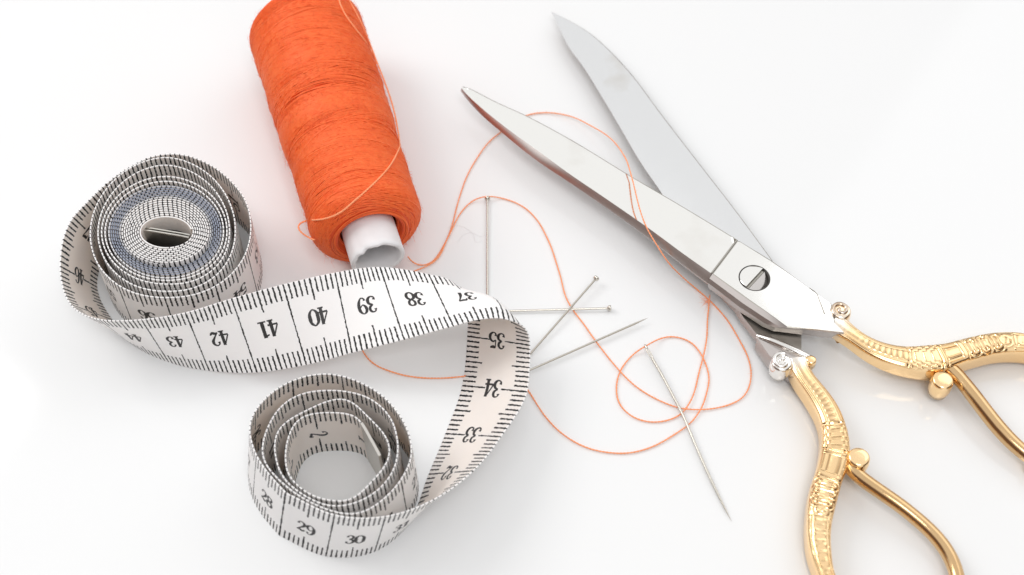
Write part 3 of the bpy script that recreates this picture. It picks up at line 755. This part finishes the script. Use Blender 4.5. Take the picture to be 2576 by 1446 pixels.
# right handle
hr = MB()
eA = [(2112, 780), (2128, 797), (2166, 831), (2218, 857), (2291, 870), (2350, 866), (2408, 851), (2481, 831), (2531, 824), (2576, 826), (2640, 842), (2710, 885), (2765, 960), (2780, 1050), (2755, 1130), (2700, 1185), (2640, 1196), (2590, 1165)]
eB = [(2088, 822), (2104, 836), (2131, 848), (2174, 880), (2233, 910), (2285, 926), (2330, 934), (2393, 917), (2437, 900), (2480, 884), (2530, 874), (2576, 872), (2625, 886), (2680, 925), (2720, 985), (2730, 1050), (2712, 1110), (2680, 1145), (2640, 1158), (2608, 1140)]
handle_sweep(hr, eA, eB, [ZT+.02, .74, .70, .66, .64, .62, .60, .58, .56, .5, .45, .42, .4, .4], [.50, .36, .22, .14, .10, .06, .02, .01, .01, .01, .01, .01], (1.62, 2.22, 2.32, 2.62, 2.76, 3.75))
boss(hr, 2116, 779, ZT+.05, .40, .205, spiral=-1, u=.12, turn0=-2.2)
boss(hr, 2373, 954, HZ+.02, .13, .205, u=2.)
rod(hr, [(2385, 925), (2405, 942), (2437, 980), (2470, 1023), (2500, 1062), (2545, 1112), (2590, 1150), (2640, 1180)], [.42, .43, .44, .42, .38, .32, .27, .24], [.16, .145, .15, .15, .15, .145, .14, .14])
# drop under the joint
rod(hr, [(2104, 838), (2110, 850), (2112, 862)], [.55, .50, .46], [.08, .085, .05], u0=.6)
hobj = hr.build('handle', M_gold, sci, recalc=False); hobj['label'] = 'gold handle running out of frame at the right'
# lower handle
hl = MB()
eA = [(1985, 900), (1990, 922), (2006, 948), (2040, 997), (2065, 1043), (2075, 1083), (2070, 1138), (2054, 1187), (2037, 1239), (2030, 1291), (2032, 1361), (2044, 1413), (2062, 1455), (2095, 1520), (2150, 1580), (2230, 1625), (2320, 1640), (2390, 1610), (2425, 1560), (2428, 1500)]
eB = [(2032, 896), (2040, 925), (2052, 942), (2082, 976), (2110, 1015), (2128, 1053), (2141, 1093), (2143, 1130), (2125, 1187), (2107, 1239), (2092, 1291), (2086, 1361), (2091, 1413), (2104, 1450), (2132, 1500), (2180, 1550), (2245, 1585), (2315, 1593), (2360, 1575), (2385, 1540), (2388, 1500)]
handle_sweep(hl, eA, eB, [.60, .62, .62, .62, .60, .58, .56, .54, .5, .45, .42, .4, .4], [.10, .06, .03, .01, .01, .01], (1.58, 2.14, 2.24, 2.60, 2.74, 3.50))
boss(hl, 1967, 909, HZ+.02, .16, .205, spiral=1, u=-.15, turn0=1.2)
boss(hl, 2162, 1148, HZ+.02, .13, .205, u=2.)
rod(hl, [(2135, 1165), (2150, 1190), (2180, 1213), (2228, 1246), (2264, 1271), (2298, 1298), (2350, 1345), (2385, 1390), (2408, 1446), (2410, 1525)], [.40, .42, .44, .43, .40, .36, .30, .27, .24, .24], [.15, .14, .135, .135, .135, .135, .135, .135, .135, .135])
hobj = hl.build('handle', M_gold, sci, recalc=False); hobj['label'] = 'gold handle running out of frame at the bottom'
# nickel collar between tang and lower handle
cl = MB()
rod(cl, [(1905, 845), (1935, 855), (1975, 872), (2015, 890), (2042, 903)], [.42, .50, .52, .52, .46], [.05, .075, .080, .08, .07])
cl.build('collar', M_collar, sci)
cl = MB(); boss(cl, 2041, 903, .60, .30, .105, u=1.0); cl.build('collar_knob', M_gold, sci)
cl = MB(); cpx = [(1905, 850), (1940, 866), (2000, 886), (2042, 905), (2036, 925), (2000, 935), (1960, 915), (1935, 893)]
plate([P(x, y, .50) for x, y in cpx], [np.array([*P(x, y, .50)[:2], .08]) for x, y in cpx], [M_bevel, M_bevel], 'shoulder', sci)

# ------------------------------------------------------------------ pins and needle
def shaft(b, p0, p1, r, taper=True, k=14):
    n_ = 40; u = np.linspace(0, 1, n_); C_ = p0*(1-u)[:, None]+p1*u[:, None]
    rr = np.full(n_, r)
    if taper: rr = r*np.clip((1-u)/.10, .03, 1)**.8
    b.tube(C_, rr, k, 0)
def pin(head, tip, label, zh=.075, zt=.03):
    p0 = P(*head, zh); p1 = P(*tip, zt); d_ = (p1-p0); L = np.linalg.norm(d_); d_ /= L
    e = empty('dress_pin', p0*[1, 1, 0], label, 'pin', 'steel pins fanned out between tape and scissors')
    b = MB(); shaft(b, p0, p1, .0215); b.build('shaft', M_pin, e)
    b = MB(); C_ = np.array([p0-d_*.05, p0-d_*.045, p0-d_*.03, p0, p0+d_*.008, p0+d_*.03]); b.tube(C_, [.03, .06, .060, .058, .042, .024], 20, 0)
    b.build('head', M_pin, e)
pin((1226, 501), (1226, 808), 'steel pin pointing straight down the photo from under the arch of orange thread')
pin((1531, 775), (1205, 784), 'steel pin lying level, crossed by another pin, its head at the right end', zh=.075, zt=.05)
pin((1498, 702), (1292, 938), 'slanting steel pin lying across the level one, head at its top right', zh=.16, zt=.03)
pin((1262, 962), (1631, 799), 'steel pin with its point towards the upper right and head hidden under the tape', zh=.075, zt=.10)
ne = empty('sewing_needle', P(1740, 1100, 0), 'long slightly bent steel needle with orange thread through its eye', 'needle')
npth = smooth_path([P(x, y, z) for x, y, z in ((1622, 866, .14), (1630, 882, .14), (1643, 905, .13), (1668, 948, .12), (1690, 990, .11), (1715, 1037, .10), (1745, 1108, .09), (1783, 1195, .07), (1815, 1262, .05), (1840, 1311, .03))], .02, 6)
l = arclen(npth)
rr = np.interp(l/l[-1], [0, .012, .03, .10, .2, .8, .93, 1], [.012, .023, .027, .029, .027, .025, .017, .002])
b = MB()
# the eye: two thin bars either side of the slot, then the solid shaft
i_e0, i_e1 = np.searchsorted(l, .07), np.searchsorted(l, .36)
T = npth[i_e1]-npth[i_e0]; T /= np.linalg.norm(T); side = np.cross(T, [0, 0, 1.]); side /= np.linalg.norm(side)
b.tube(npth[:i_e0+2], rr[:i_e0+2], 12)
seg = npth[i_e0:i_e1+1]; f = np.sin(np.linspace(0, math.pi, len(seg)))**.5
for sg in (1, -1): b.tube(seg+side*sg*(.010+.013*f)[:, None], .013, 8)
b.tube(npth[i_e1-1:], rr[i_e1-1:], 14)
b.build('needle_shaft', M_pin, ne)

# ------------------------------------------------------------------ loose thread
tz = .03
path = [(1026, 645, .25), (1036, 658, .05), (1052, 667, tz), (1068, 668, tz), (1082, 663, tz), (1098, 648, tz), (1112, 625, tz), (1127, 595, tz), (1139, 563, tz), (1149, 522, tz), (1160, 484, tz), (1176, 440, tz), (1192, 410, tz),
        (1210, 382, tz), (1235, 352, tz), (1262, 330, tz), (1290, 305, tz), (1320, 291, tz), (1350, 284, tz), (1385, 283, .04), (1420, 288, .07), (1455, 300, .13), (1490, 318, .22), (1520, 335, .34), (1545, 357, .52), (1566, 385, .72), (1580, 414, .90), (1590, 446, 1.0),
        (1599, 482, 1.0), (1607, 520, .95), (1618, 552, .89), (1632, 582, .83), (1648, 609, .80), (1664, 634, .72), (1682, 660, .52), (1702, 682, .30), (1722, 701, .14), (1745, 721, .06), (1775, 746, tz), (1800, 770, tz), (1828, 802, tz), (1850, 836, tz), (1868, 868, tz), (1883, 900, tz), (1890, 935, tz),
        (1887, 965, tz), (1872, 995, tz), (1843, 1015, tz), (1800, 1027, tz), (1755, 1031, .05), (1710, 1026, .05), (1665, 1010, tz), (1620, 986, tz), (1585, 960, tz), (1556, 930, .05), (1525, 893, tz), (1498, 856, .05), (1470, 818, tz),
        (1445, 785, tz), (1425, 750, .04), (1410, 695, tz), (1395, 648, tz), (1378, 600, tz), (1352, 555, tz), (1320, 522, tz), (1285, 504, tz), (1255, 496, tz), (1226, 494, .14), (1198, 500, .05), (1172, 518, tz), (1152, 545, tz), (1137, 578, .06), (1122, 607, .06),
        (1112, 632, .06), (1096, 655, .06), (1074, 669, .06), (1050, 678, .04), (1010, 700, tz), (960, 740, tz), (920, 790, tz), (905, 840, tz), (909, 875, tz), (922, 898, tz), (945, 918, tz), (980, 933, tz), (1020, 945, tz), (1065, 950, tz), (1110, 951, tz), (1160, 947, tz), (1215, 940, tz), (1270, 943, .03),
        (1312, 962, tz), (1330, 984, tz), (1345, 1008, tz), (1370, 1045, tz), (1400, 1078, tz), (1435, 1105, tz), (1475, 1125, tz), (1520, 1137, tz), (1565, 1140, tz), (1610, 1134, tz), (1652, 1119, tz), (1690, 1097, tz), (1712, 1083, tz), (1740, 1062, tz), (1762, 1030, .05), (1778, 985, tz), (1784, 950, tz), (1776, 915, tz), (1760, 885, .04),
        (1738, 860, tz), (1710, 848, tz), (1680, 846, tz), (1655, 853, .06), (1640, 861, .12), (1628, 869, .15), (1613, 877, .09), (1592, 893, tz), (1570, 918, tz), (1554, 948, tz), (1550, 980, tz), (1558, 1015, tz), (1580, 1040, tz), (1610, 1056, tz), (1650, 1062, tz), (1690, 1054, tz),
        (1715, 1040, tz), (1735, 1012, .06), (1750, 975, tz), (1762, 925, tz), (1772, 885, .06), (1778, 845, tz), (1781, 800, tz), (1784, 765, .04), (1786, 742, .07)]
C_ = smooth_path([P(*p) for p in path], .018, 5)
l = arclen(C_); C_[:, 0] += .006*vnoise(l*2.2, 11); C_[:, 1] += .006*vnoise(l*2.2, 12)
b = MB(); ply(b, C_, .0130, twist=.13)
for k_ in range(26):     # frayed end
    p0 = P(1783, 752+R.rand()*10, .05); d_ = np.array([-.10-.16*R.rand(), .02+.16*R.randn(), .02*R.rand()])*(.4+.6*R.rand())
    b.tube(np.array([p0, p0+d_*.5+R.randn(3)*.008, p0+d_+R.randn(3)*.015]), [.0022, .002, .001], 3, caps=False)
for k_ in range(240):    # lint along the thread
    i = R.randint(len(C_)-2); p0 = C_[i]; d_ = R.randn(3)*[.035, .035, .012]; d_[2] = abs(d_[2])
    b.tube(np.array([p0, p0+d_*.6, p0+d_+R.randn(3)*.006]), [.0014, .0012, .0007], 3, caps=False)
th_o = b.build('loose_thread', M_loose, None, origin=P(1430, 900, 0)*[1, 1, 0])
tag(th_o, 'loose orange thread looping from the spool past the pins and through the needle', 'thread')

# a wisp of lint on the table
b = MB()
for pts in ([(1128, 572), (1150, 566), (1172, 574), (1192, 590), (1196, 612), (1212, 606)], [(1150, 610), (1166, 590), (1190, 584), (1206, 596), (1224, 590)]):
    b.tube(smooth_path([P(x, y, .02) for x, y in pts], .03, 2), .0018, 4)
lo = b.build('lint_wisp', m_plain('lint', (.74, .73, .75, 1), .9), None, origin=P(1170, 590, 0)*[1, 1, 0])
tag(lo, 'faint grey wisp of lint on the table left of the upright pin', 'lint')
